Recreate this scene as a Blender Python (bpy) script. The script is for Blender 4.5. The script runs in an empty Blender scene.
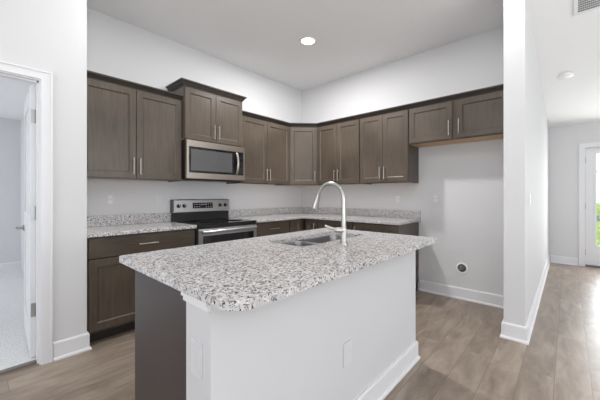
import bpy, bmesh, math, random
from mathutils import Vector, Matrix
random.seed(7)
C = bpy.context.scene.collection
S = bpy.context.scene
R = math.radians
PI = math.pi

# ------------------------------------------------------------------ camera
cam_d = bpy.data.cameras.new('camera')
cam = bpy.data.objects.new('camera', cam_d); C.objects.link(cam)
CAM = Vector((-3.793, -3.487, 1.225)); YAW = 0.7286
cam.location = CAM
cam.rotation_euler = (PI/2, 0, YAW - PI/2)
cam_d.sensor_width = 36; cam_d.lens = 293.5/600*36
cam_d.shift_x = -(306.06-300)/600
cam_d.shift_y = -(200-194.85)/600
cam_d.clip_start = 0.05; cam_d.clip_end = 200
S.camera = cam

# ------------------------------------------------------------------ world, lights, exposure
S.view_settings.view_transform = 'Standard'; S.view_settings.look = 'None'
S.view_settings.gamma = 1; S.view_settings.use_curve_mapping = False
S.view_settings.exposure = 0.0
W = bpy.data.worlds.new('World'); S.world = W; W.use_nodes = True
wn = W.node_tree; bg = wn.nodes['Background']
tc = wn.nodes.new('ShaderNodeTexCoord'); sp = wn.nodes.new('ShaderNodeSeparateXYZ')
cr = wn.nodes.new('ShaderNodeValToRGB')
cr.color_ramp.elements[0].position = 0.48; cr.color_ramp.elements[0].color = (.55,.56,.55,1)
cr.color_ramp.elements[1].position = 0.56; cr.color_ramp.elements[1].color = (.93,.96,1,1)
mm = wn.nodes.new('ShaderNodeMapRange'); mm.inputs[1].default_value=-1; mm.inputs[2].default_value=1
wn.links.new(tc.outputs['Generated'], sp.inputs[0]); wn.links.new(sp.outputs[2], mm.inputs[0])
wn.links.new(mm.outputs[0], cr.inputs[0]); wn.links.new(cr.outputs[0], bg.inputs[0])
bg.inputs[1].default_value = 1.3

def area(name, loc, direction, sx, sy, power, col=(1,1,1)):
    l = bpy.data.lights.new(name, 'AREA'); l.shape='RECTANGLE'; l.size=sx; l.size_y=sy
    l.energy = power; l.color = col
    o = bpy.data.objects.new(name, l); C.objects.link(o); o.location = loc
    o.rotation_euler = Vector(direction).to_track_quat('-Z','Y').to_euler()
    return o
# daylight lamps, mostly at unseen glazing; back and west tilt up to brighten ceiling
area('daylight_back_glazing', (-3.0,-7.72,1.35), (0,.44,.9), 4.8, 2.3, 205, (.95,.98,1))
area('daylight_west_glazing', (-7.5,-3.9,1.35), (.40,0,.92), 4.4, 2.3, 150, (.95,.98,1))
area('daylight_bedroom_window', (-6.9,1.6,1.5), (1,0,-.1), 1.6, 1.5, 52, (.93,.97,1))
area('added_hall_fill', (1.8,-7.72,1.2), (0,.8,.6), 1.8, 2.2, 2, (.95,.98,1))  # added lamp that brightens the hall; no glazing known there
area('daylight_exterior_door', (3.35,-4.16,1.15), (-1,0,-.25), .8, 1.6, 60, (.97,.99,1))

# ------------------------------------------------------------------ materials
def mat(name, col, rough=.6, metal=0, spec=.5, coat=0):
    m = bpy.data.materials.new(name); m.use_nodes = True
    b = m.node_tree.nodes['Principled BSDF']
    b.inputs['Base Color'].default_value = (*col,1); b.inputs['Roughness'].default_value = rough
    b.inputs['Metallic'].default_value = metal; b.inputs['Specular IOR Level'].default_value = spec
    if coat: b.inputs['Coat Weight'].default_value = coat; b.inputs['Coat Roughness'].default_value=.15
    return m
def srgb(r,g,b):
    f = lambda c: (c/255/12.92) if c/255<=.04045 else ((c/255+.055)/1.055)**2.4
    return (f(r),f(g),f(b))
def nodes(m): return m.node_tree.nodes, m.node_tree.links, m.node_tree.nodes['Principled BSDF']
def bumpy(m, scale, strength, dist=.002, detail=3):
    n,l,b = nodes(m)
    t = n.new('ShaderNodeTexCoord'); no = n.new('ShaderNodeTexNoise'); no.inputs['Scale'].default_value=scale
    no.inputs['Detail'].default_value=detail
    bu = n.new('ShaderNodeBump'); bu.inputs['Strength'].default_value=strength; bu.inputs['Distance'].default_value=dist
    l.new(t.outputs['Object'], no.inputs['Vector']); l.new(no.outputs[0], bu.inputs['Height']); l.new(bu.outputs[0], b.inputs['Normal'])
    return m
def ramp(n, stops):
    r = n.new('ShaderNodeValToRGB'); e = r.color_ramp.elements
    while len(e) < len(stops): e.new(.5)
    for el,(p,c) in zip(e,stops): el.position=p; el.color=(*c,1)
    return r
M = {}
M['wall'] = bumpy(mat('painted wall', srgb(213,213,215), .75, spec=.3), 90, .12)
M['ceil'] = bumpy(mat('ceiling paint', srgb(243,243,244), .9, spec=.2), 60, .2)
M['trim'] = mat('white semi gloss trim', srgb(226,226,229), .4)
M['door'] = mat('white door paint', srgb(224,225,227), .4)
M['island_paint'] = bumpy(mat('island wall paint', srgb(209,209,212), .7, spec=.3), 90, .08)
M['plate'] = mat('white plastic', srgb(240,240,238), .35)
M['faint_plate'] = mat('wall plate plastic', srgb(215,215,219), .4)
M['slot'] = mat('dark slot', (.03,.03,.03), .6)
M['nickel'] = mat('brushed nickel', srgb(190,184,178), .35, 1)
M['chrome'] = mat('satin steel tap', srgb(180,178,176), .3, 1)
M['steel'] = mat('stainless steel', srgb(200,190,180), .28, 1)
M['sinksteel'] = mat('sink steel', srgb(150,149,148), .3, 1)
M['grey_steel'] = mat('range steel', srgb(190,190,192), .34, 1)
M['black'] = mat('black enamel', (.012,.012,.014), .3)
M['blackglass'] = mat('black ceramic glass', (.01,.01,.012), .06, spec=.6)
M['mwglass'] = mat('microwave window', (.09,.09,.092), .08, spec=.7)  # grey base colour stands in for the reflection in the glass
M['display'] = mat('display', (.015,.015,.018), .15)
M['print'] = mat('grey print', srgb(200,200,205), .5)
M['maple'] = mat('unfinished maple', srgb(200,165,122), .55)
M['dark_toe'] = mat('toe kick', srgb(52,46,44), .5)
M['ring'] = mat('burner ring', srgb(70,70,74), .2)
M['rubber'] = mat('gasket', (.02,.02,.02), .8)
M['hinge'] = mat('satin hinge', srgb(165,165,165), .35, 1)

def wood(name, c1, c2, rough, vertical=True):
    m = mat(name, c1, rough, spec=.5); n,l,b = nodes(m)
    t = n.new('ShaderNodeTexCoord'); mp = n.new('ShaderNodeMapping'); mp.inputs['Scale'].default_value=(14,14,1.2) if vertical else (1.2,14,14)
    no = n.new('ShaderNodeTexNoise'); no.inputs['Scale'].default_value=4; no.inputs['Detail'].default_value=5; no.inputs['Roughness'].default_value=.6
    oi = n.new('ShaderNodeObjectInfo'); ad = n.new('ShaderNodeVectorMath'); 
    l.new(t.outputs['Object'], ad.inputs[0]); l.new(oi.outputs['Location'], ad.inputs[1])
    l.new(ad.outputs[0], mp.inputs[0]); l.new(mp.outputs[0], no.inputs['Vector'])
    no2 = n.new('ShaderNodeTexNoise'); no2.inputs['Scale'].default_value=2.2; l.new(ad.outputs[0], no2.inputs['Vector'])
    r = ramp(n, [(.3,c1),(.72,c2)])
    mx = n.new('ShaderNodeMath'); mx.operation='MULTIPLY_ADD'; mx.inputs[1].default_value=.5; 
    m2 = n.new('ShaderNodeMath'); m2.operation='MULTIPLY'; m2.inputs[1].default_value=.5
    l.new(no2.outputs[0], m2.inputs[0]); l.new(no.outputs[0], mx.inputs[0]); l.new(m2.outputs[0], mx.inputs[2])
    l.new(mx.outputs[0], r.inputs[0]); l.new(r.outputs[0], b.inputs['Base Color'])
    return m
M['wood'] = wood('stained cabinet wood', srgb(64,56,49), srgb(98,87,76), .32)
M['wood_h'] = wood('stained drawer wood', srgb(64,56,49), srgb(98,87,76), .32, False)
M['crown'] = wood('stained crown wood', srgb(46,41,38), srgb(62,55,50), .4, False)
M['panel'] = mat('smooth stained panel', srgb(68,61,60), .42)

def granite():
    m = mat('speckled granite', (.6,.6,.6), .16, spec=.5); n,l,b = nodes(m)
    t = n.new('ShaderNodeTexCoord')
    g = n.new('ShaderNodeNewGeometry')
    def noise(sc, det, ro=.55, off=0):
        mp = n.new('ShaderNodeMapping'); mp.inputs['Location'].default_value=(off,off*1.3,off*.7)
        l.new(g.outputs['Position'], mp.inputs[0])
        x = n.new('ShaderNodeTexNoise'); x.inputs['Scale'].default_value=sc; x.inputs['Detail'].default_value=det; x.inputs['Roughness'].default_value=ro
        l.new(mp.outputs[0], x.inputs['Vector']); return x.outputs[0]
    def mix(f, a, bb):
        x = n.new('ShaderNodeMix'); x.data_type='RGBA'; l.new(f, x.inputs[0])
        if isinstance(a, tuple): x.inputs[6].default_value=(*a,1)
        else: l.new(a, x.inputs[6])
        if isinstance(bb, tuple): x.inputs[7].default_value=(*bb,1)
        else: l.new(bb, x.inputs[7])
        return x.outputs[2]
    def th(src, a, bb):
        x = ramp(n, [(a,(0,0,0)),(bb,(1,1,1))]); l.new(src, x.inputs[0]); return x.outputs[0]
    base = mix(th(noise(30,3), .4,.62), srgb(208,206,206), srgb(190,187,187))
    c = mix(th(noise(110,2,off=3), .58,.64), base, srgb(232,230,229))
    c = mix(th(noise(78,3,.6,9), .565,.595), c, srgb(140,137,138))
    c = mix(th(noise(104,2,.6,17), .59,.615), c, srgb(58,57,60))
    l.new(c, b.inputs['Base Color'])
    return m
M['granite'] = granite()

def floor_mat():
    m = mat('vinyl plank floor', (.3,.27,.25), .36, spec=.5); n,l,b = nodes(m)
    g = n.new('ShaderNodeNewGeometry')
    br = n.new('ShaderNodeTexBrick'); br.offset=.37; br.offset_frequency=2
    br.inputs['Scale'].default_value=1; br.inputs['Brick Width'].default_value=1.22; br.inputs['Row Height'].default_value=.18
    br.inputs['Mortar Size'].default_value=.0016; br.inputs['Mortar Smooth'].default_value=.2; br.inputs['Bias'].default_value=0
    br.inputs['Color1'].default_value=(0,0,0,1); br.inputs['Color2'].default_value=(1,1,1,1); br.inputs['Mortar'].default_value=(.5,.5,.5,1)
    l.new(g.outputs['Position'], br.inputs['Vector'])
    mp = n.new('ShaderNodeMapping'); mp.inputs['Scale'].default_value=(1.3,5,1)
    l.new(g.outputs['Position'], mp.inputs[0])
    ad = n.new('ShaderNodeVectorMath'); sc = n.new('ShaderNodeVectorMath'); sc.operation='SCALE'; sc.inputs[3].default_value=37
    l.new(br.outputs['Color'], sc.inputs[0]); l.new(mp.outputs[0], ad.inputs[0]); l.new(sc.outputs[0], ad.inputs[1])
    n1 = n.new('ShaderNodeTexNoise'); n1.inputs['Scale'].default_value=2.2; n1.inputs['Detail'].default_value=6; n1.inputs['Roughness'].default_value=.62; n1.inputs['Distortion'].default_value=.6
    l.new(ad.outputs[0], n1.inputs['Vector'])
    r = ramp(n, [(.25,srgb(110,97,86)),(.5,srgb(140,126,113)),(.75,srgb(164,151,139))])
    l.new(n1.outputs[0], r.inputs[0])
    # plank-to-plank tone
    r2 = ramp(n, [(0,(.9,.9,.9)),(1,(1.08,1.07,1.06))]); l.new(br.outputs['Color'], r2.inputs[0])
    mu = n.new('ShaderNodeMix'); mu.data_type='RGBA'; mu.blend_type='MULTIPLY'; mu.inputs[0].default_value=1
    l.new(r.outputs[0], mu.inputs[6]); l.new(r2.outputs[0], mu.inputs[7])
    mo = n.new('ShaderNodeMix'); mo.data_type='RGBA'; mo.inputs[7].default_value=(*srgb(104,92,83),1)
    l.new(br.outputs['Fac'], mo.inputs[0]); l.new(mu.outputs[2], mo.inputs[6]); l.new(mo.outputs[2], b.inputs['Base Color'])
    bu = n.new('ShaderNodeBump'); bu.inputs['Strength'].default_value=.15; bu.inputs['Distance'].default_value=.002
    l.new(n1.outputs[0], bu.inputs['Height']); l.new(bu.outputs[0], b.inputs['Normal'])
    return m
M['floor'] = floor_mat()
def carpet_mat():
    m = mat('pale carpet', srgb(215,215,213), .95, spec=.1); n,l,b = nodes(m)
    g = n.new('ShaderNodeNewGeometry'); no = n.new('ShaderNodeTexNoise'); no.inputs['Scale'].default_value=110; no.inputs['Detail'].default_value=4
    l.new(g.outputs['Position'], no.inputs['Vector']); r = ramp(n, [(.35,srgb(218,218,218)),(.65,srgb(238,238,240))])
    l.new(no.outputs[0], r.inputs[0]); l.new(r.outputs[0], b.inputs['Base Color'])
    bu = n.new('ShaderNodeBump'); bu.inputs['Distance'].default_value=.008; l.new(no.outputs[0], bu.inputs['Height']); l.new(bu.outputs[0], b.inputs['Normal'])
    return m
M['carpet'] = carpet_mat()
def noise_mat(name, c1, c2, scale, rough=.9):
    m = mat(name, c1, rough, spec=.2); n,l,b = nodes(m)
    g = n.new('ShaderNodeNewGeometry'); no = n.new('ShaderNodeTexNoise'); no.inputs['Scale'].default_value=scale; no.inputs['Detail'].default_value=5
    l.new(g.outputs['Position'], no.inputs['Vector']); r = ramp(n, [(.35,c1),(.65,c2)]); l.new(no.outputs[0], r.inputs[0]); l.new(r.outputs[0], b.inputs['Base Color'])
    return m
M['grass'] = noise_mat('lawn', srgb(150,185,80), srgb(190,215,120), 1.5)
M['asphalt'] = noise_mat('road', srgb(120,122,126), srgb(140,142,146), 4)
M['leaf'] = noise_mat('foliage', srgb(90,120,80), srgb(140,165,120), 3)
M['bark'] = noise_mat('bark', srgb(90,78,66), srgb(120,105,90), 8)
gm = bpy.data.materials.new('window glass'); gm.use_nodes=True; n=gm.node_tree.nodes; l=gm.node_tree.links
n.remove(n['Principled BSDF']); tr=n.new('ShaderNodeBsdfTransparent'); gl=n.new('ShaderNodeBsdfGlossy'); gl.inputs['Roughness'].default_value=.02
mx=n.new('ShaderNodeMixShader'); mx.inputs[0].default_value=.06; l.new(tr.outputs[0],mx.inputs[1]); l.new(gl.outputs[0],mx.inputs[2]); l.new(mx.outputs[0],n['Material Output'].inputs[0])
M['glass']=gm
em = mat('lamp lens', (1,1,1), .5); b=em.node_tree.nodes['Principled BSDF']; b.inputs['Emission Color'].default_value=(1,.98,.95,1); b.inputs['Emission Strength'].default_value=6
M['lens']=em

# ------------------------------------------------------------------ mesh helpers
def bx(bm, x0,x1,y0,y1,z0,z1, bevel=0, seg=1):
    r = bmesh.ops.create_cube(bm, size=1)
    vs = r['verts']
    for v in vs:
        v.co = Vector(((x0+x1)/2+v.co.x*(x1-x0), (y0+y1)/2+v.co.y*(y1-y0), (z0+z1)/2+v.co.z*(z1-z0)))
    if bevel:
        es = list({e for v in vs for e in v.link_edges})
        bmesh.ops.bevel(bm, geom=es, offset=bevel, segments=seg, affect='EDGES', profile=.5)
    return bm
def cyl(bm, p, q, r1, r2=None, seg=20, caps=True):
    p=Vector(p); q=Vector(q); d=q-p
    r = bmesh.ops.create_cone(bm, cap_ends=caps, segments=seg, radius1=r1, radius2=r1 if r2 is None else r2, depth=d.length)
    mtx = Matrix.Translation((p+q)/2) @ d.to_track_quat('Z','Y').to_matrix().to_4x4()
    bmesh.ops.transform(bm, matrix=mtx, verts=r['verts'])
def tube(bm, pts, radii, seg=16):
    pts=[Vector(p) for p in pts]; rings=[]
    up=None
    for i,p in enumerate(pts):
        t=(pts[min(i+1,len(pts)-1)]-pts[max(i-1,0)]).normalized()
        if up is None:
            up = Vector((0,0,1)) if abs(t.z)<.9 else Vector((1,0,0))
        a=t.cross(up).normalized(); bb=a.cross(t).normalized(); up=bb
        r=radii[i] if isinstance(radii,(list,tuple)) else radii
        rings.append([bm.verts.new(p+a*math.cos(2*PI*k/seg)*r+bb*math.sin(2*PI*k/seg)*r) for k in range(seg)])
    for i in range(len(rings)-1):
        for k in range(seg):
            bm.faces.new((rings[i][k],rings[i][(k+1)%seg],rings[i+1][(k+1)%seg],rings[i+1][k]))
    bm.faces.new(rings[0][::-1]); bm.faces.new(rings[-1])
def lathe(bm, prof, origin=(0,0,0), axis='Z', seg=32):
    o=Vector(origin); rings=[]
    for r,z in prof:
        ring=[]
        for k in range(seg):
            a=2*PI*k/seg; x,y=r*math.cos(a),r*math.sin(a)
            v={'Z':Vector((x,y,z)),'X':Vector((z,x,y)),'Y':Vector((x,z,y))}[axis]
            ring.append(bm.verts.new(o+v))
        rings.append(ring)
    for i in range(len(rings)-1):
        for k in range(seg): bm.faces.new((rings[i][k],rings[i][(k+1)%seg],rings[i+1][(k+1)%seg],rings[i+1][k]))
    bm.faces.new(rings[0][::-1]); bm.faces.new(rings[-1])
def obj(name, bm, m, parent=None, smooth=False, kind=None):
    bmesh.ops.recalc_face_normals(bm, faces=bm.faces[:])
    me=bpy.data.meshes.new(name); bm.to_mesh(me); bm.free(); me.materials.append(M[m] if isinstance(m,str) else m)
    if smooth:
        for p in me.polygons: p.use_smooth=True
        try: me.set_sharp_from_angle(angle=R(35))
        except Exception: pass
    o=bpy.data.objects.new(name, me); C.objects.link(o)
    if parent: o.parent=parent
    if kind: o['kind']=kind
    return o
def B(): return bmesh.new()
def box(name, m, x0,x1,y0,y1,z0,z1, parent=None, bevel=0, seg=1, kind=None):
    return obj(name, bx(B(),x0,x1,y0,y1,z0,z1,bevel,seg), m, parent, kind=kind)
def struct(name, m, *boxes, parent=None, bevel=0):
    bm=B()
    for b_ in boxes: bx(bm,*b_,bevel)
    return obj(name,bm,m,parent,kind=None if parent else 'structure')
def thing(name, label, cat, loc=(0,0,0), rz=0, group=None):
    o=bpy.data.objects.new(name,None); C.objects.link(o); o.location=loc; o.rotation_euler=(0,0,rz)
    o.empty_display_size=.1
    o['label']=label; o['category']=cat
    if group: o['group']=group
    return o
def tag(o, label, cat, group=None):
    o['label']=label; o['category']=cat
    if group: o['group']=group
    return o
def rrect(x0,x1,y0,y1,rs,seg=8):
    """rounded rectangle, counter clockwise; rs = radii at (x0y0),(x1y0),(x1y1),(x0y1)"""
    pts=[]
    for (cx,cy,sx,sy,a0),r in zip([(x0,y0,1,1,180),(x1,y0,-1,1,270),(x1,y1,-1,-1,0),(x0,y1,1,-1,90)],rs):
        if r<=0: pts.append((cx,cy)); continue
        for k in range(seg+1):
            a=R(a0+90*k/seg); pts.append((cx+sx*r+r*math.cos(a), cy+sy*r+r*math.sin(a)))
    return pts
def slab(bm, outer, holes, z0, z1):
    es=[]
    for loop in [outer]+holes:
        vs=[bm.verts.new((x,y,z1)) for x,y in loop]
        es+=[bm.edges.new((vs[i],vs[(i+1)%len(vs)])) for i in range(len(vs))]
    r=bmesh.ops.triangle_fill(bm, use_beauty=True, use_dissolve=False, edges=es)
    fs=[f for f in r['geom'] if isinstance(f,bmesh.types.BMFace)]
    ex=bmesh.ops.extrude_face_region(bm, geom=fs)
    bmesh.ops.translate(bm, vec=(0,0,z0-z1), verts=[g for g in ex['geom'] if isinstance(g,bmesh.types.BMVert)])
def sweep(bm, path, prof, closed_ends=True):
    """profile (outward, z) swept along a 2D path; outward = right-hand side of travel"""
    P=[Vector((p[0],p[1],0)) for p in path]; rings=[]
    for i,p in enumerate(P):
        d0=(P[i]-P[i-1]).normalized() if i else None
        d1=(P[i+1]-P[i]).normalized() if i<len(P)-1 else None
        nn=[Vector((d.y,-d.x,0)) for d in (d0,d1) if d is not None]
        if len(nn)==2:
            m_=(nn[0]+nn[1]).normalized(); m_=m_/max(.2,m_.dot(nn[0]))
        else: m_=nn[0]
        rings.append([bm.verts.new(p+m_*o+Vector((0,0,z))) for o,z in prof])
    k=len(prof)
    for i in range(len(rings)-1):
        for j in range(k): bm.faces.new((rings[i][j],rings[i][(j+1)%k],rings[i+1][(j+1)%k],rings[i+1][j]))
    bm.faces.new(rings[0][::-1]); bm.faces.new(rings[-1])

# ------------------------------------------------------------------ structure
H=3.05; HB=.133
PX=-3.215      # pantry return wall face
PY=-.645       # door wall face
FY0,FY1,FX=-3.073,-3.222,-.775   # wall beside the fridge bay
FARX=3.14
struct('floor','floor',(-7.4,FARX+.1,-7.6,.0,-.06,0))
struct('wall_left','wall',(PX-.1,.1,0,.115,0,H))
struct('wall_right','wall',(0,.115,FY0,0,0,H))
struct('wall_fridge','wall',(FX,FARX,FY1,FY0,0,H))
# door wall with opening x -4.255..-3.495, z 0..2.05
DX0,DX1,DZ=-4.265,-3.495,2.05
struct('wall_door','wall',(DX1+.012,PX,PY,PY+.115,0,H),(-7.4,DX0-.012,PY,PY+.115,0,H),(DX0-.012,DX1+.012,PY,PY+.115,DZ+.012,H))
struct('wall_pantry_return','wall',(PX-.1,PX,PY+.115,0,0,H))
struct('ceiling','ceil',(-7.4,FX,-7.7,.115,H,H+.06),(FX,.115,FY1,.115,H,H+.06))
# hall ceiling slopes down to the far wall
sl=(2.452-H)/(FARX-FX)
def hz(x): return H+(x-FX)*sl
bm=B()
vs=[bm.verts.new(p) for p in [(FX,-7.7,H),(FARX+.1,-7.7,hz(FARX+.1)),(FARX+.1,FY1+.02,hz(FARX+.1)),(FX,FY1+.02,H)]]
f=bm.faces.new(vs); ex=bmesh.ops.extrude_face_region(bm,geom=[f]); bmesh.ops.translate(bm,vec=(0,0,.06),verts=[g for g in ex['geom'] if isinstance(g,bmesh.types.BMVert)])
obj('ceiling_hall',bm,'ceil',kind='structure')
# far wall with exterior door opening
EY0,EY1,EZ=-4.63,-3.69,2.045
struct('wall_far','wall',(FARX,FARX+.12,EY1,FY1,0,2.5),(FARX,FARX+.12,-7.6,EY0,0,2.5),(FARX,FARX+.12,EY0,EY1,EZ,2.5))
# walls behind the camera, with their glazing openings
struct('wall_back','wall',(-7.4,-5.5,-7.7,-7.6,0,H),(.3,.9,-7.7,-7.6,0,H),(-5.5,.3,-7.7,-7.6,2.7,H),(2.7,FARX+.1,-7.7,-7.6,0,H),(.9,2.7,-7.7,-7.6,2.3,H))
struct('wall_west','wall',(-7.5,-7.4,-7.6,-6.2,0,H),(-7.5,-7.4,-1.7,PY,0,H),(-7.5,-7.4,-6.2,-1.7,2.7,H))
# bedroom beyond the door
BY=3.25; BH=2.46
struct('floor_carpet','carpet',(-7.0,PX-.1,PY+.05,BY,-.05,.012))
struct('wall_bedroom_far','wall',(-7.0,PX-.1,BY,BY+.1,0,BH))
struct('wall_bedroom_side','wall',(PX-.1,PX,.115,BY,0,BH))
struct('wall_bedroom_window','wall',(-7.1,-7.0,PY+.115,.8,0,BH),(-7.1,-7.0,2.4,BY,0,BH),(-7.1,-7.0,.8,2.4,2.25,BH),(-7.1,-7.0,.8,2.4,0,.75))
struct('ceiling_bedroom','ceil',(-7.0,PX-.1,PY+.115,BY,BH,BH+.06))
# baseboards: board with eased top + shoe
def base_prof(): return [(-.001,0),(.026,0),(.026,.012),(.020,.022),(.015,.022),(.015,HB-.012),(.010,HB),(-.001,HB)]
def baseboard(name, path):
    bm=B(); sweep(bm,path,base_prof()); return obj(name,bm,'trim',kind='structure')
baseboard('baseboard_fridge_bay',[(0,-2.07),(0,FY0)])
baseboard('baseboard_bay_side',[(-.03,FY0),(FX,FY0),(FX,FY1),(FARX-.001,FY1)])
baseboard('baseboard_far',[(FARX,FY1-.03),(FARX,EY1+.075)])
baseboard('baseboard_far_right',[(FARX,EY0-.075),(FARX,-7.6)])
baseboard('baseboard_door_wall',[(-3.42,PY),(PX,PY),(PX,-.60)])
baseboard('baseboard_bedroom',[(-7.0,BY),(PX-.1,BY)])
# door casing + jamb of the bedroom door
cw=.063
struct('trim_door_casing','trim',(DX1+.008,DX1+.008+cw,PY-.018,PY,0,DZ+.008+cw),(DX0-.008-cw,DX0-.008,PY-.018,PY,0,DZ+.008+cw),(DX0-.008,DX1+.008,PY-.018,PY,DZ+.008,DZ+.008+cw),
       (DX1+.008+cw-.012,DX1+.008+cw,PY-.024,PY-.018,0,DZ+.008+cw),(DX0-.008-cw,DX1+.008+cw-.012,PY-.024,PY-.018,DZ+cw-.004,DZ+.008+cw))
struct('trim_door_jamb','trim',(DX1,DX1+.012,PY-.002,PY+.115,0,DZ+.012),(DX0-.012,DX0,PY-.002,PY+.115,0,DZ+.012),(DX0,DX1,PY-.002,PY+.115,DZ,DZ+.012),
       (DX1-.01,DX1,PY+.03,PY+.07,0,DZ),(DX0,DX1,PY+.03,PY+.07,DZ-.01,DZ))
struct('trim_threshold',mat('threshold strip',srgb(120,112,106),.4),(DX0,DX1,PY+.035,PY+.075,0,.016))
# bedroom door standing open
d=bpy.data.objects.new('door_1',None); C.objects.link(d); d.location=(DX1-.002,PY+.121,0); d.rotation_euler=(0,0,R(-1.8)); d['kind']='structure'
bm=B()
# 6-panel style slab: local y = width, x = -thickness
def panel_door(bm, w, h, t):
    bx(bm,-t+.006,-.006,.004,w-.004,.024,h-.004)
    ys=[0,.11,w/2-.05,w/2+.05,w-.11,w]; 
    for (a,b_) in ((0,.11),(w-.11,w)): bx(bm,-t,0,a,b_,.02,h)
    for (a,b_) in ((.02,.24),(.92,1.08),(h-.13,h)): bx(bm,-t+.0005,-.0005,.11,w-.11,a,b_)
panel_door(bm,.755,DZ-.005,.035)
obj('door_slab',bm,'door',d)
for zc in (1.81,1.09,.37):
    bm=B(); bx(bm,-.001,.0035,-.085,-.012,zc-.05,zc+.05); bx(bm,-.032,-.0035,-.0045,-.0005,zc-.05,zc+.05); cyl(bm,(-.004,-.006,zc-.047),(-.004,-.006,zc+.047),.006,seg=12)
    for dz in (-.028,0,.028): cyl(bm,(-.0015,-.05,zc+dz),(.0,-.05,zc+dz),.005,seg=8)
    obj('hinge',bm,'hinge',d)
hd=B(); cyl(hd,(-.035,.695,.93),(-.045,.695,.93),.026); cyl(hd,(-.045,.695,.93),(-.085,.695,.93),.010); tube(hd,[(-.08,.70,.93),(-.085,.66,.93),(-.08,.60,.928)],[.010,.009,.007])
cyl(hd,(0,.695,.93),(.010,.695,.93),.026); cyl(hd,(.01,.695,.93),(.05,.695,.93),.010)
obj('door_handle',hd,'hinge',d,smooth=True)
# exterior door
e=bpy.data.objects.new('door_2',None); C.objects.link(e); e.location=(FARX+.03,EY1-.02,0); e['kind']='structure'
w=EY1-EY0-.04
bm=B()
for bb in ((0,.044,-.115,0,.03,EZ-.025),(0,.044,-w,-w+.115,.03,EZ-.025),(0,.044,-w+.115,-.115,.03,.36),(0,.044,-w+.115,-.115,1.94,EZ-.025)): bx(bm,*bb)
obj('door_slab',bm,'door',e)
bm=B()
for bb in ((-.008,0,-.135,-.105,.35,1.96),(-.008,0,-w+.105,-w+.135,.35,1.96),(-.008,0,-w+.135,-.135,.34,.37),(-.008,0,-w+.135,-.135,1.93,1.96)): bx(bm,*bb,.002)
obj('glazing_bead',bm,'trim',e)
obj('glass_pane',bx(B(),.018,.026,-w+.11,-.11,.355,1.945),'glass',e)
for zc in (1.82,1.03,.24): obj('hinge',bx(B(),-.006,.004,-.006,.012,zc-.05,zc+.05),'hinge',e)
hd=B(); cyl(hd,(0,-w+.06,.98),(-.02,-w+.06,.98),.025); tube(hd,[(-.02,-w+.06,.98),(-.06,-w+.07,.98),(-.06,-w+.16,.98)],.009); obj('door_handle',hd,'hinge',e,smooth=True)
cs=.062
struct('trim_exterior_casing','trim',(FARX-.018,FARX,EY1,EY1+cs,0,EZ+cs),(FARX-.018,FARX,EY0-cs,EY0,0,EZ+cs),(FARX-.018,FARX,EY0,EY1,EZ,EZ+cs),
       (FARX,FARX+.12,EY1-.018,EY1,0,EZ),(FARX,FARX+.12,EY0,EY0+.018,0,EZ),(FARX,FARX+.12,EY0+.018,EY1-.018,EZ-.02,EZ))
struct('trim_door_sill',mat('bronze sill',srgb(110,108,108),.4,.6),(FARX-.01,FARX+.13,EY0+.018,EY1-.018,0,.028))

# outdoors beyond the glazed door
gr=struct('ground','grass',(FARX+.15,60,-40,30,-.3,-.12))
struct('road','asphalt',(17,22.5,-40,30,-.119,-.10))
def tree(x,y,h,r,label):
    t=thing('leafy_tree',label,'tree',(x,y,-.12),0,'trees beyond the road')
    bm=B(); tube(bm,[(0,0,0),(.1,0,h*.3),(0,.1,h*.6)],[.22,.16,.08]); obj('trunk',bm,'bark',t,smooth=True)
    bm=B()
    for k in range(9):
        a=random.random()*2*PI; rr=random.random()*r*.6
        q=bmesh.ops.create_icosphere(bm,subdivisions=2,radius=r*random.uniform(.45,.7))
        for v in q['verts']:
            v.co*=1+random.uniform(-.12,.12); v.co+=Vector((math.cos(a)*rr,math.sin(a)*rr,h*.62+random.uniform(-.25,.3)*h*.6*.6)); 
    obj('crown',bm,'leaf',t)
for i,(y,h,r,tx) in enumerate([(-18,4.6,2.2,''),(-11,5.2,2.4,''),(-4.0,4.2,2.0,''),(3,5,2.3,'')]):
    tree(30+random.uniform(-1,1),y-6,h,r,'green leafy tree seen through the glazed exterior door beyond the road')

# ------------------------------------------------------------------ cabinets
def shaker(bm, x0,x1,z0,z1, yf, t=.019, st=.057, rec=.009):
    """recessed panel door, front at y=yf facing -y"""
    def ring(ix,y): return [bm.verts.new(p) for p in ((x0+ix,y,z0+ix),(x1-ix,y,z0+ix),(x1-ix,y,z1-ix),(x0+ix,y,z1-ix))]
    loops=[ring(0,yf+t),ring(0,yf+.002),ring(.002,yf),ring(st,yf),ring(st+.004,yf+rec*.55),ring(st+.010,yf+rec)]
    for a,b_ in zip(loops,loops[1:]):
        for i in range(4): bm.faces.new((a[i],a[(i+1)%4],b_[(i+1)%4],b_[i]))
    bm.faces.new(loops[-1]); bm.faces.new(loops[0][::-1])
def slabdoor(bm,x0,x1,z0,z1,yf,t=.019):
    bx(bm,x0,x1,yf,yf+t,z0,z1,.002)
def pull(bm, x,z,yf, L=.165, vertical=True):
    so=.030; r=.0048; h=L/2
    if vertical:
        cyl(bm,(x,yf-so,z-h),(x,yf-so,z+h),r,seg=12)
        for s in (-1,1): cyl(bm,(x,yf-so,z+s*.064),(x,yf,z+s*.064),.0045,seg=10)
    else:
        cyl(bm,(x-h,yf-so,z),(x+h,yf-so,z),r,seg=12)
        for s in (-1,1): cyl(bm,(x+s*.064,yf-so,z),(x+s*.064,yf,z),.0045,seg=10)
UT=.040  # frame reveal
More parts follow.
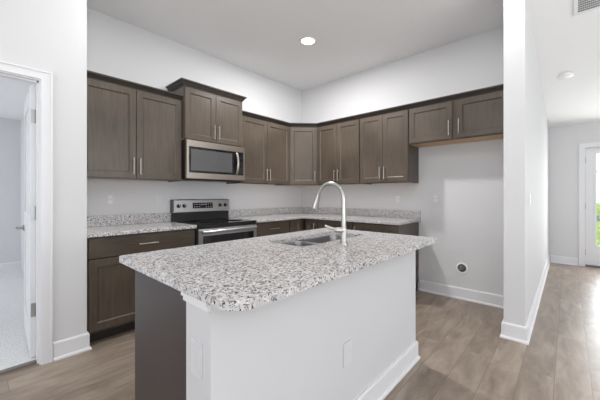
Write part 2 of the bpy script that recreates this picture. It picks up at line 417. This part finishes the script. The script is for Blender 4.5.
def door(root, x0,x1,z0,z1,yf, hx, hzc, name='door', L=.165, vertical=True, m='wood'):
    bm=B(); shaker(bm,x0,x1,z0,z1,yf); dd=obj(name,bm,m,root)
    bm=B(); pull(bm,hx,hzc,yf,L,vertical); obj('handle',bm,'nickel',dd,smooth=True)
    return dd
def upper(label, loc, rz, w, z0, z1, depth=.305, doors=2, ztop_door=None, centre=.004, lend=False, group=None, name='wall_cabinet'):
    t=thing(name,label,'cabinet',loc,rz,group)
    yf=-depth-.020
    # carcass (back of the face frame) and maple underside
    bm=bx(B(),0,w,-depth+.0191,-.0015,z0+.02,z1)
    if z0<1.5:
        for xa in (0,w-.015): bx(bm,xa,xa+.015,-depth+.0191,-.0015,z0,z0+.0199)
    obj('body',bm,'wood',t)
    obj('underside_panel',bx(B(),.0155 if z0<1.5 else 0,w-.0155 if z0<1.5 else w,-depth+.0192,-.002,z0+(.012 if z0<1.5 else .001),z0+.0195),'maple',t)
    bm=B(); fs=.038
    for bb in ((0,fs,-depth,-depth+.019,z0,z1),(w-fs,w,-depth,-depth+.019,z0,z1),(fs,w-fs,-depth,-depth+.019,z0,z0+fs),(fs,w-fs,-depth,-depth+.019,z1-fs,z1)): bx(bm,*bb)
    if centre>.01: bx(bm,w/2-fs/2-.01,w/2+fs/2+.01,-depth,-depth+.019,z0+fs,z1-fs)
    obj('face_frame',bm,'wood',t)
    zt=ztop_door or z1-.03; zb=z0+.012; e_=.008; hc=zb+.035+.083
    if doors==2:
        door(t,e_,w/2-centre/2,zb,zt,yf,w/2-centre/2-.028,hc)
        door(t,w/2+centre/2,w-e_,zb,zt,yf,w/2+centre/2+.028,hc)
    else:
        door(t,e_,w-e_,zb,zt,yf,w-e_-.03,hc)
    return t
Z0,Z1=1.375,2.285
G='stained wall cabinets around the kitchen'
XC1=-3.212; XM0,XM1=-2.292,-1.524
upper('brown two-door wall cabinet at the far left, beside the white door wall',(XC1,0,0),0,XM0-XC1,Z0,Z1,group=G)
XC2e=-.61
upper('brown two-door wall cabinet between the microwave and the angled corner cabinet',(XM1,0,0),0,XC2e-XM1,Z0,Z1,group=G)
upper('shorter raised brown wall cabinet directly above the microwave',(XM0,0,0),0,XM1-XM0,1.83,2.438,depth=.355,group=G)
YR=[-.61,-1.365,-2.05,-3.068]
upper('brown two-door wall cabinet just right of the angled corner cabinet, behind the tap arch',(0,YR[0],0),-PI/2,YR[0]-YR[1],Z0,Z1,group=G)
upper('brown two-door wall cabinet next to the empty refrigerator bay',(0,YR[1],0),-PI/2,YR[1]-YR[2],Z0,Z1,group=G)
upper('short brown wall cabinet with two wide doors hung over the empty refrigerator bay',(0,YR[2],0),-PI/2,YR[2]-YR[3],1.832,Z1,centre=.045,group=G)
# diagonal corner cabinet
t=thing('corner_wall_cabinet','brown single-door wall cabinet set at an angle in the room corner','cabinet',(0,0,0),0,G)
pl=[(-.0015,-.0015),(-.61,-.0015),(-.61,-.285),(-.295,-.60),(-.285,-.61),(-.0015,-.61)]
pl=[(-.0015,-.0015),(-.61,-.0015),(-.61,-.290),(-.290,-.61),(-.0015,-.61)]
bm=B(); slab(bm,pl,[],Z0+.013,Z1); obj('body',bm,'wood',t)
bm=B(); slab(bm,[(x*.998-.0005,y*.998-.0005) for x,y in pl],[],Z0,Z0+.0125); obj('underside_panel',bm,'maple',t)
# face: local frame from left front corner (-.61,-.305) to (-.305,-.61)
A_=Vector((-.61,-.305,0)); dw=math.hypot(.305,.305)
def place_local(bm): bmesh.ops.transform(bm, matrix=Matrix.Translation(A_)@Matrix.Rotation(-PI/4,4,'Z'), verts=bm.verts[:]); return bm
bm=B()
for bb in ((0,.038,0,.012,Z0,Z1),(dw-.038,dw,0,.012,Z0,Z1),(.038,dw-.038,0,.012,Z0,Z0+.038),(.038,dw-.038,0,.012,Z1-.038,Z1)): bx(bm,*bb)
obj('face_frame',place_local(bm),'wood',t)
bm=B(); shaker(bm,.014,dw-.014,Z0+.012,Z1-.03,-.020); dd=obj('door',place_local(bm),'wood',t)
bm=B(); pull(bm,dw-.045,Z0+.13,-.020); obj('handle',place_local(bm),'nickel',dd,smooth=True)
# crown mouldings
def cprof(z,h=.058): return [(-.02,z),(.006,z),(.008,z+.010),(.016,z+.016),(.030,z+h-.020),(.042,z+h-.014),(.044,z+h),(-.02,z+h)]
def crown(path,z,label,h=.058):
    bm=B(); sweep(bm,path,cprof(z,h)); tag(obj('crown_moulding',bm,'crown'),label,'moulding','crown mouldings on the wall cabinets')
crown([(XC1,-.305),(XM0-.001,-.305)],Z1-.024,'dark crown moulding along the far left wall cabinet',h=.056)
crown([(XM0-.001,-.002),(XM0-.001,-.355),(XM1+.001,-.355),(XM1+.001,-.002)],2.420,'dark crown moulding wrapping the raised cabinet above the microwave',h=.062)
crown([(XM1+.002,-.305),(-.61-.002,-.305),(-.305,-.61-.002),(-.305,YR[3])],Z1-.024,'long dark crown moulding bending round the corner to the refrigerator bay',h=.056)

# base cabinets
def base(label, loc, rz, w, fronts, toe=True, depth=.61, group='stained base cabinets under the worktops', left=True):
    t=thing('base_cabinet',label,'cabinet',loc,rz,group)
    obj('body',bx(B(),0,w,-depth+.019,-.0015,.10,.883),'wood',t)
    obj('toe_kick',bx(B(),0,w,-depth+.075,-.03,0,.0995),'dark_toe',t)
    bm=B(); fs=.038
    for bb in ((0,fs,-depth,-depth+.0188,.10,.883),(w-fs,w,-depth,-depth+.0188,.10,.883),(fs,w-fs,-depth,-depth+.0188,.10,.13),(fs,w-fs,-depth,-depth+.0188,.85,.883),(fs,w-fs,-depth,-depth+.0188,.685,.72)): bx(bm,*bb)
    obj('face_frame',bm,'wood',t)
    yf=-depth-.020
    for k,x0,x1,z0,z1,hx in fronts:
        if k=='drawer':
            bm=B(); slabdoor(bm,x0,x1,z0,z1,yf); dd=obj('drawer',bm,'wood_h',t)
            bm=B(); pull(bm,(x0+x1)/2,(z0+z1)/2,yf,.165,False); obj('handle',bm,'nickel',dd,smooth=True)
        elif k=='door': door(t,x0,x1,z0,z1,yf,hx,z1-.12)
        elif k=='blank': bm=B(); shaker(bm,x0,x1,z0,z1,yf,st=.045); obj('door',bm,'wood',t)
        elif k=='filler': obj('filler_strip',bx(B(),x0,x1,yf+.012,yf+.0195,z0,z1),'wood',t)
    return t
DT=(.708,.868); DD=(.122,.695)
wL=XM0-.004-XC1
base('brown base cabinet left of the range, one wide drawer over doors',(XC1,0,0),0,wL,
     [('drawer',.012,wL-.012,*DT,0),('door',.012,wL/2-.002,*DD,wL/2-.03),('door',wL/2+.002,wL-.012,*DD,wL/2+.03)])
XR0=XM1+.005
base('brown base cabinet right of the range with a single drawer pull',(XR0,0,0),0,.58,
     [('drawer',.020,.568,*DT,0),('door',.020,.292,*DD,.265),('door',.296,.568,*DD,.325)])
base('brown corner base unit where the two worktop runs meet',(XR0+.581,0,0),0,-.0-XR0-.581-.012,
     [('blank',.022,.228,.122,.868,0)])
FD=(.122,.868)
base('narrow brown corner base unit with one upright pull on the right wall run',(0,-.642,0),-PI/2,.228,[('door',.012,.216,*FD,.190)])
base('brown base cabinet on the right wall run, partly behind the tap',(0,-.871,0),-PI/2,.584,[('door',.012,.572,*FD,.500)])
base('brown base cabinet at the end of the right run beside the refrigerator bay',(0,-1.456,0),-PI/2,.594,[('door',.012,.582,*FD,.038)])

# worktops
ZT0,ZT1=.884,.914
def eased(o,w_=.003):
    md=o.modifiers.new('ease','BEVEL'); md.width=w_; md.segments=2; md.limit_method='ANGLE'; md.angle_limit=R(60)
wt=thing('granite_worktop','speckled grey granite worktop with upstand left of the range','worktop',(0,0,0),0,'granite worktops')
eased(box('slab','granite',PX+.002,XM0-.003,-.652,-.0015,ZT0,ZT1,wt)); eased(box('backsplash','granite',PX+.002,XM0-.003,-.021,-.0015,ZT1,1.017,wt),.002)
wt=thing('granite_worktop','L-shaped speckled grey granite worktop running from the range round the corner to the refrigerator bay','worktop',(0,0,0),0,'granite worktops')
bm=B(); slab(bm,[(XM1+.003,-.0015),(XM1+.003,-.652),(-.652,-.652),(-.652,-2.078),(-.0015,-2.078),(-.0015,-.0015)],[],ZT0,ZT1); eased(obj('slab',bm,'granite',wt))
eased(box('backsplash','granite',XM1+.003,-.0015,-.021,-.0015,ZT1,1.017,wt),.002)
eased(box('backsplash','granite',-.021,-.0015,-2.078,-.0215,ZT1,1.017,wt),.002)

# ------------------------------------------------------------------ island
IX0,IX1,IY0,IY1=-3.315,-1.575,-2.785,-1.775
BX0,BX1,BY0,BY1=-3.272,-1.612,-2.470,-1.885
t=thing('island_cabinet','dark brown island base cabinets with a plain side panel under the granite','cabinet',(0,0,0))
bm=B(); bx(bm,BX0,BX0+.018,BY0,BY1,0,ZT0-.001); obj('side_panel',bm,'panel',t)
bm=B(); bx(bm,BX1-.018,BX1,BY0,BY1,0,ZT0-.001); obj('side_panel',bm,'panel',t)
obj('back_panel',bx(B(),BX0+.018,BX1-.018,BY0,BY0+.012,.1,ZT0-.001),'panel',t)
obj('bottom_panel',bx(B(),BX0+.018,BX1-.018,BY0+.012,BY1-.02,.1,.118),'maple',t)
obj('toe_kick',bx(B(),BX0+.018,BX1-.018,BY1-.085,BY1-.07,0,.1),'dark_toe',t)
bm=B()
for x0,x1 in ((BX0+.018,BX0+.05),(-2.62,-2.58),(-1.71,-1.67)): bx(bm,x0,x1,BY1-.019,BY1,.1,ZT0-.001)
bx(bm,BX0+.05,BX1-.018,BY1-.019,BY1,ZT0-.035,ZT0-.001)
obj('face_frame',bm,'wood',t)
def rev(bm): bmesh.ops.transform(bm,matrix=Matrix.Rotation(PI,4,'Z'),verts=bm.verts[:]); return bm
yf=-BY1-.020
for x0,x1,z0,z1,hx in ((-2.15,-1.69,.12,.7,-2.12),(-2.61,-2.155,.12,.7,-2.19),(-3.25,-2.62,.12,.7,-2.66)):
    bm=B(); shaker(bm,-x1,-x0,z0,z1,yf); dd=obj('door',rev(bm),'wood',t)
    bm=B(); pull(bm,-hx,z1-.12,yf); obj('handle',rev(bm),'nickel',dd,smooth=True)
for x0,x1 in ((-2.61,-1.69),(-3.25,-2.62)):
    bm=B(); slabdoor(bm,-x1,-x0,.708,.868,yf); obj('drawer_front',rev(bm),'wood_h',t)
# painted half wall behind the cabinets
PW0,PW1=-2.637,-2.472
pw=struct('wall_island','island_paint',(-3.297,-1.612,PW0,PW1,0,ZT0-.001))
struct('trim_island_cap','trim',(-3.306,-3.297,PW0+.002,PW1+.006,ZT0-.032,ZT0-.001),(-3.312,-3.306,PW0+.002,PW1+.010,ZT0-.014,ZT0-.001))
bm=B(); sweep(bm,[(-3.297,PW1),(-3.297,PW0),(-1.612,PW0),(-1.612,PW1)][::1],base_prof())
obj('baseboard_island',bm,'trim',kind='structure')
# island worktop with sink cutout
SX0,SX1,SY0,SY1=-2.505,-1.775,-2.305,-1.985
it=thing('island_worktop','large speckled grey granite island worktop with rounded front corners and a sink cutout','worktop',(0,0,0),0,'granite worktops')
bm=B(); slab(bm,rrect(IX0,IX1,IY0,IY1,(.085,.035,.02,.02),10),[rrect(SX0,SX1,SY0,SY1,(.05,)*4,8)],ZT0,ZT1)
eased(obj('slab',bm,'granite',it),.004)
# sink: two bowls under the granite
sk=thing('kitchen_sink','stainless steel double-bowl sink set under the island granite','sink',((SX0+SX1)/2,(SY0+SY1)/2,ZT0))
def bowl(x0,x1,y0,y1,depth,flange):
    bm=B(); rings=[]
    for ins,z,r in ((-flange,-.0015,.06),(0,-.0015,.05),(.004,-.02,.05),(.010,-depth+.03,.05),(.022,-depth+.008,.045),(.045,-depth,.04)):
        rings.append([bm.verts.new((x,y,z)) for x,y in rrect(x0+ins,x1-ins,y0+ins,y1-ins,(r,)*4,6)])
    for a,b_ in zip(rings,rings[1:]):
        for i in range(len(a)): bm.faces.new((a[i],a[(i+1)%len(a)],b_[(i+1)%len(a)],b_[i]))
    bm.faces.new(rings[-1]); 
    return bm
cx,cy=(SX0+SX1)/2,(SY0+SY1)/2
dv=-2.19-cx
for x0,x1 in ((SX0-cx-.004,dv-.008),(dv+.008,SX1-cx+.004)):
    o=obj('bowl',bowl(x0,x1,SY0-cy-.004,SY1-cy+.004,.19,.008),'sinksteel',sk,smooth=True)
    md=o.modifiers.new('thick','SOLIDIFY'); md.thickness=.0012; md.offset=0
    bm=B(); lathe(bm,[(.042,-.189),(.045,-.186),(.040,-.184),(.030,-.188)],((x0+x1)/2,0,0)); obj('drain',bm,'chrome',o,smooth=True)
# tap
fx,fy=-2.245,-2.425
tp=thing('kitchen_tap','tall brushed steel pull-down tap with an arched neck behind the sink','tap',(fx,fy,ZT1))
bm=B(); lathe(bm,[(.027,0),(.027,.004),(.023,.010),(.019,.018),(.0185,.10),(.017,.105)]); obj('base',bm,'chrome',tp,smooth=True)
pts=[(0,0,.10),(0,0,.14),(0,0,.20),(0,0,.283)]; rad=[.0165,.0160,.0140,.0125]
ra=.106
for k in range(1,17):
    a=PI*k/16*.93; pts.append((0,ra-ra*math.cos(a),.283+ra*math.sin(a)*.98)); rad.append(.0122)
bm=B(); tube(bm,pts,rad,16); obj('neck',bm,'chrome',tp,smooth=True)
p=Vector(pts[-1]); dr=(Vector(pts[-1])-Vector(pts[-2])).normalized()
bm=B(); tube(bm,[p-dr*.004,p+dr*.02,p+dr*.06,p+dr*.088,p+dr*.092],[.0145,.017,.021,.025,.0225],16); hdn=obj('spray_head',bm,'chrome',tp,smooth=True)
bm=B(); cyl(bm,p+dr*.092,p+dr*.094,.014); obj('nozzle',bm,'slot',hdn)
bm=B(); cyl(bm,(0,0,.088),(-.046,.022,.090),.019,.0175); bmesh.ops.create_uvsphere(bm,u_segments=16,v_segments=8,radius=.0175,matrix=Matrix.Translation((-.046,.022,.090))); 
q=Vector((-.050,.026,.094)); tube(bm,[q,q+Vector((-.012,.006,.004)),q+Vector((-.022,.030,.010)),q+Vector((-.034,.058,.022))],[.011,.010,.009,.008],12)
obj('lever',bm,'chrome',tp,smooth=True)

# ------------------------------------------------------------------ range
rg=thing('electric_range','freestanding electric range with steel back panel and black glass cooktop','range',(XM0+.002,0,0))
rw=XM1-XM0-.004
obj('body',bx(B(),0,rw,-.62,-.02,.02,.895),'black',rg)
bm=B(); bx(bm,0,rw,-.655,-.055,.896,.915,.004,2); obj('cooktop',bm,'blackglass',rg)
ct=rg.children[-1]
for x,y,r in ((.19,-.20,.09),(.19,-.47,.075),(.57,-.20,.075),(.57,-.47,.105)):
    bm=B(); lathe(bm,[(r,.9151),(r,.9154),(r-.004,.9154),(r-.004,.9151)],(x,y,0)); obj('burner',bm,'ring',ct)
obj('lower_back',bx(B(),.012,rw-.012,-.075,-.02,.915,1.02),'black',rg)
bm=B()
pr=[(-.085,1.015),(-.088,1.02),(-.066,1.160),(-.055,1.170),(-.02,1.170),(-.02,1.015)]
a=[bm.verts.new((0,y,z)) for y,z in pr]; b_=[bm.verts.new((rw,y,z)) for y,z in pr]
for i in range(len(pr)): bm.faces.new((a[i],a[(i+1)%6],b_[(i+1)%6],b_[i]))
bm.faces.new(a[::-1]); bm.faces.new(b_)
cp=obj('control_panel',bm,'grey_steel',rg)
obj('end_cap',bx(B(),-.0015,.012,-.087,-.02,1.016,1.169),mat('grey cap',srgb(95,95,98),.5),rg)
def yface(z): return -.088+(z-1.02)/.14*.022
tilt=Vector((0,-1,.157)).normalized()
for kx in (.070,.140,.622,.700):
    zc=1.093; c0=Vector((kx,yface(zc),zc)); bm=B(); cyl(bm,c0,c0+tilt*.006,.024,.023); cyl(bm,c0+tilt*.006,c0+tilt*.024,.019,.017); 
    kb=obj('knob',bm,'black',rg,smooth=True)
    bm=B(); bx(bm,kx-.002,kx+.002,c0.y-.030,c0.y-.020,zc+.0,zc+.019); obj('pointer',bm,'print',kb)
bm=B(); z0_,z1_=1.060,1.128
vs=[bm.verts.new(p) for p in ((.245,yface(z0_)-.001,z0_),(.515,yface(z0_)-.001,z0_),(.515,yface(z1_)-.001,z1_),(.245,yface(z1_)-.001,z1_))]
f=bm.faces.new(vs); ex=bmesh.ops.extrude_face_region(bm,geom=[f]); bmesh.ops.translate(bm,vec=(0,.003,0),verts=[g for g in ex['geom'] if isinstance(g,bmesh.types.BMVert)])
ds=obj('display',bm,'display',rg)
for i in range(8):
    if i in (3,4): continue
    for j in range(2):
        x=.262+i*.031; z=1.075+j*.030; bm=B(); bx(bm,x,x+.014,yface(z)-.0022,yface(z)-.0008,z,z+.007)
        obj('button',bm,'print',ds)
bm=B()
for k,x in enumerate((.352,.372,.398,.418)):   # clock digits outline
    for seg in ((x,x+.012,1.097,1.0995),(x,x+.012,1.1115,1.114),(x,x+.0025,1.097,1.114),(x+.0095,x+.012,1.097,1.114)):
        bx(bm,seg[0],seg[1],yface(1.105)-.0025,yface(1.105)-.001,seg[2],seg[3])
obj('clock',bm,'print',ds)
# oven door + handle + drawer
od=obj('oven_door',bx(B(),.006,rw-.006,-.668,-.621,.235,.868,.004,2),'grey_steel',rg)
obj('oven_window',bx(B(),.055,rw-.055,-.672,-.6685,.29,.795,.001),'blackglass',od)
bm=B(); 
n_=9
pts=[(.030+(rw-.075)*i/(n_-1), -.702-.006*math.sin(PI*i/(n_-1)), .838) for i in range(n_)]
tube(bm,pts,.0175,14)
for x in (.055,rw-.07): bx(bm,x-.012,x+.012,-.700,-.672,.826,.850,.003)
obj('handle',bm,'grey_steel',od,smooth=True)
obj('vent_trim',bx(B(),.004,rw-.004,-.64,-.6205,.869,.8955),'black',rg)
obj('storage_drawer',bx(B(),.006,rw-.006,-.66,-.621,.06,.228,.004,2),'grey_steel',rg)
for x in (.04,rw-.04):
    for y in (-.58,-.08): bm=B(); cyl(bm,(x,y,0),(x,y,.0205),.018,seg=12); obj('foot',bm,'rubber',rg)

# ------------------------------------------------------------------ microwave (hung under its cabinet)
mw=thing('microwave_oven','stainless steel over-range microwave with dark window and curved handle','microwave',(XM0+.003,0,1.395))
mwd=XM1-XM0-.006; mh=.434
obj('body',bx(B(),0,mwd,-.385,-.003,.0,mh),'black',mw)
# front: steel frame around a dark glass face
bm=B(); z0_,z1_=.012,mh-.004
for bb in ((0,.026,-.42,-.386,z0_,z1_),(mwd-.022,mwd,-.42,-.386,z0_,z1_),(.026,mwd-.022,-.42,-.386,z1_-.068,z1_),(.026,mwd-.022,-.42,-.386,z0_,z0_+.062)): bx(bm,*bb)
obj('front_frame',bm,'steel',mw)
dg=obj('door_glass',bx(B(),.026,mwd-.115,-.416,-.387,.074,z1_-.068),'blackglass',mw)
obj('window',bx(B(),.050,mwd-.185,-.4172,-.4161,.100,z1_-.095),'mwglass',dg)
cp=obj('control_panel',bx(B(),mwd-.114,mwd-.022,-.416,-.387,.074,z1_-.068),'blackglass',mw)
KP=mat('key print',srgb(90,90,92),.5)
for i in range(6):
    for j in range(3): bm=B(); (bx(bm,mwd-.078+j*.017,mwd-.070+j*.017,-.4168,-.4161,.105+i*.026,.110+i*.026), obj('key',bm,KP,cp))
obj('display',bx(B(),mwd-.082,mwd-.030,-.4168,-.4161,.275,.298),'display',cp)
bm=B(); pts=[];rr=[]
for i in range(13):
    u=i/12; pts.append((mwd-.125,-.428-.034*math.sin(PI*u),.088+.262*u)); rr.append(.010)
tube(bm,pts,rr,12)
for z in (.092,.346): cyl(bm,(mwd-.125,-.414,z),(mwd-.125,-.430,z),.009,seg=12)
for v in bm.verts: v.co.x=(v.co.x-(mwd-.125))*1.35+(mwd-.125)
obj('handle',bm,'steel',dg,smooth=True)
obj('vent_grille',bx(B(),.03,mwd-.03,-.37,-.28,-.006,-.0001),'slot',mw)

# ------------------------------------------------------------------ wall plates
def plate(name,label,cat,loc,normal,w=.072,h=.116,kind='outlet',group='white electrical plates'):
    rz={'-y':0,'-x':-PI/2}[normal]
    t=thing(name,label,cat,loc,rz,group)
    bx_=bx(B(),-w/2,w/2,-.006,-.0005,-h/2,h/2,.002,2); pl=obj('cover_plate',bx_,'faint_plate',t)
    if kind=='outlet':
        for s in (-1,1):
            bm=B(); bx(bm,-.017,.017,-.0085,-.006,s*.024-.014,s*.024+.014,.002); rc=obj('socket',bm,'plate',t)
            bm=B()
            for x in (-.006,.006): bx(bm,x-.001,x+.001,-.0089,-.0084,s*.024-.003,s*.024+.006)
            cyl(bm,(0,-.0084,s*.024-.008),(0,-.0089,s*.024-.008),.0022,seg=10)
            obj('slots',bm,'slot',rc)
    elif kind=='switch':
        bm=B(); bx(bm,-.016,.016,-.009,-.006,-.033,.033,.002); obj('rocker',bm,'faint_plate',t)
    elif kind=='decor':
        bm=B(); bx(bm,-.0165,.0165,-.0075,-.006,-.033,.033,.001); rc=obj('socket',bm,'faint_plate',t)
        for s in (-1,1):
            bm=B()
            for x in (-.006,.006): bx(bm,x-.0007,x+.0007,-.0078,-.0074,s*.017-.003,s*.017+.004)
            obj('slots',bm,'print',rc)
    for s in (-1,1):
        bm=B(); cyl(bm,(0,-.006,s*h*.42),(0,-.0068,s*h*.42),.003,seg=10); obj('screw',bm,'faint_plate',t)
    return t
plate('power_outlet','white socket plate on the wall above the worktop left of the range','outlet',(-2.89,0,1.176),'-y')
plate('blank_plate','faint white blank plate on the wall just left of the range','plate',(-2.42,0,1.17),'-y',.07,.114,'blank')
plate('power_outlet','white socket plate above the worktop near the refrigerator bay','outlet',(0,-1.77,1.172),'-x')
plate('power_outlet','white socket plate high in the empty refrigerator bay','outlet',(0,-2.262,1.178),'-x')
plate('blank_plate','wider white blank plate under the socket in the refrigerator bay','plate',(0,-2.285,1.004),'-x',.125,.10,'blank')
plate('light_switch','white light switch on the wall leading to the glazed door','switch',(-.42,FY1,1.178),'-y',.072,.116,'switch')
plate('power_outlet','white socket plate on the front of the island half wall','outlet',(-2.525,PW0,.41),'-y',.072,.118,'decor')
plate('power_outlet','white socket plate on the narrow end of the island half wall','outlet',(-3.297,-2.552,.672),'-x',.072,.118,'decor')
# round water supply box in the bay
t=thing('water_supply_box','round recessed water supply box low in the empty refrigerator bay','valve box',(0,-2.558,.366),-PI/2)
bm=B(); lathe(bm,[(.066,-.001),(.066,-.005),(.060,-.008),(.047,-.008),(.047,-.001)],axis='Y'); obj('trim_ring',bm,'plate',t,smooth=True)
bm=B(); lathe(bm,[(.0465,-.0008),(.0465,-.006),(.0455,-.006),(.044,-.0012)],axis='Y'); obj('cup',bm,mat('grey cup',srgb(95,92,90),.6),t,smooth=True)
bm=B(); cyl(bm,(-.012,-.0012,-.010),(-.012,-.016,-.010),.012); cyl(bm,(.012,-.0012,.0),(.012,-.014,-.004),.009); cyl(bm,(-.02,-.012,.018),(.012,-.012,.012),.005); obj('valve',bm,'nickel',t,smooth=True)

# ------------------------------------------------------------------ ceiling fittings
t=thing('recessed_light','round glowing recessed light in the kitchen ceiling','ceiling light',(-1.183,-1.189,H))
bm=B(); lathe(bm,[(.095,-.0005),(.095,-.004),(.088,-.008),(.076,-.006),(.074,-.0005)]); obj('trim_ring',bm,'plate',t,smooth=True)
bm=B(); lathe(bm,[(.074,-.001),(.073,-.0055),(.05,-.008),(.001,-.009)]); obj('lens',bm,'lens',t,smooth=True)
for px_,py_,tx in ((-2.95,-1.189,'added unseen recessed light in the kitchen ceiling above the worktop left of the range'),(-1.183,-3.05,'added unseen recessed light in the kitchen ceiling near the wall end by the refrigerator bay'),(-2.95,-3.05,'added unseen recessed light in the ceiling over the near island corner')):
    c=t.copy(); C.objects.link(c); c.location=(px_,py_,H); c['label']=tx; c['group']='recessed lights in the kitchen ceiling'  # unseen copies, added to soften and even out the kitchen light
    for ch in t.children:
        k=ch.copy(); C.objects.link(k); k.parent=c
t['group']='recessed lights in the kitchen ceiling'
for px_,py_,en in ((-1.183,-1.189,44),(-2.95,-1.189,7),(-1.183,-3.05,5),(-2.95,-3.05,5)):  # first lamp is in view; the rest are added to even the light
    ld=bpy.data.lights.new('recessed_lamp','AREA'); ld.shape='DISK'; ld.size=.16; ld.energy=en; ld.color=(1,.98,.96)
    lo=bpy.data.objects.new('recessed_lamp',ld); C.objects.link(lo); lo.location=(px_,py_,H-.02)
tl=math.atan(-sl)
def on_hall(name,label,cat,x,y):
    t=thing(name,label,cat,(x,y,hz(x))); t.rotation_euler=(0,tl,0); return t
t=on_hall('smoke_detector','small round white smoke detector on the hall ceiling','smoke detector',1.193,-3.468)
bm=B(); lathe(bm,[(.075,-.0005),(.075,-.010),(.068,-.022),(.050,-.030),(.018,-.033),(.001,-.033)]); obj('cover',bm,'plate',t,smooth=True)
bm=B(); lathe(bm,[(.076,-.0004),(.078,-.002),(.078,-.006),(.0755,-.006)]); obj('base_ring',bm,'trim',t,smooth=True)
t=on_hall('ceiling_vent','white louvred air vent in the hall ceiling at top right','vent',-.20,-3.715)
V=.38
bm=B()
for bb in ((-V/2,V/2,-V/2,-V/2+.03,-.010,-.0005),(-V/2,V/2,V/2-.03,V/2,-.010,-.0005),(-V/2,-V/2+.03,-V/2+.03,V/2-.03,-.010,-.0005),(V/2-.03,V/2,-V/2+.03,V/2-.03,-.010,-.0005)): bx(bm,*bb,.002)
obj('frame',bm,'trim',t)
obj('backing',bx(B(),-V/2+.03,V/2-.03,-V/2+.03,V/2-.03,-.0015,-.0006),'slot',t)
bm=B()
k=int((V-.06)/.03)
for i in range(1,k): x=-V/2+.03+i*.032; bx(bm,x-.003,x+.003,-V/2+.03,V/2-.03,-.009,-.0016)
for i in range(1,26): y=-V/2+.03+i*.0125; bx(bm,-V/2+.03,V/2-.03,y-.002,y+.002,-.006,-.0016)
obj('louvres',bm,mat('vent blades',srgb(205,205,205),.5),t)
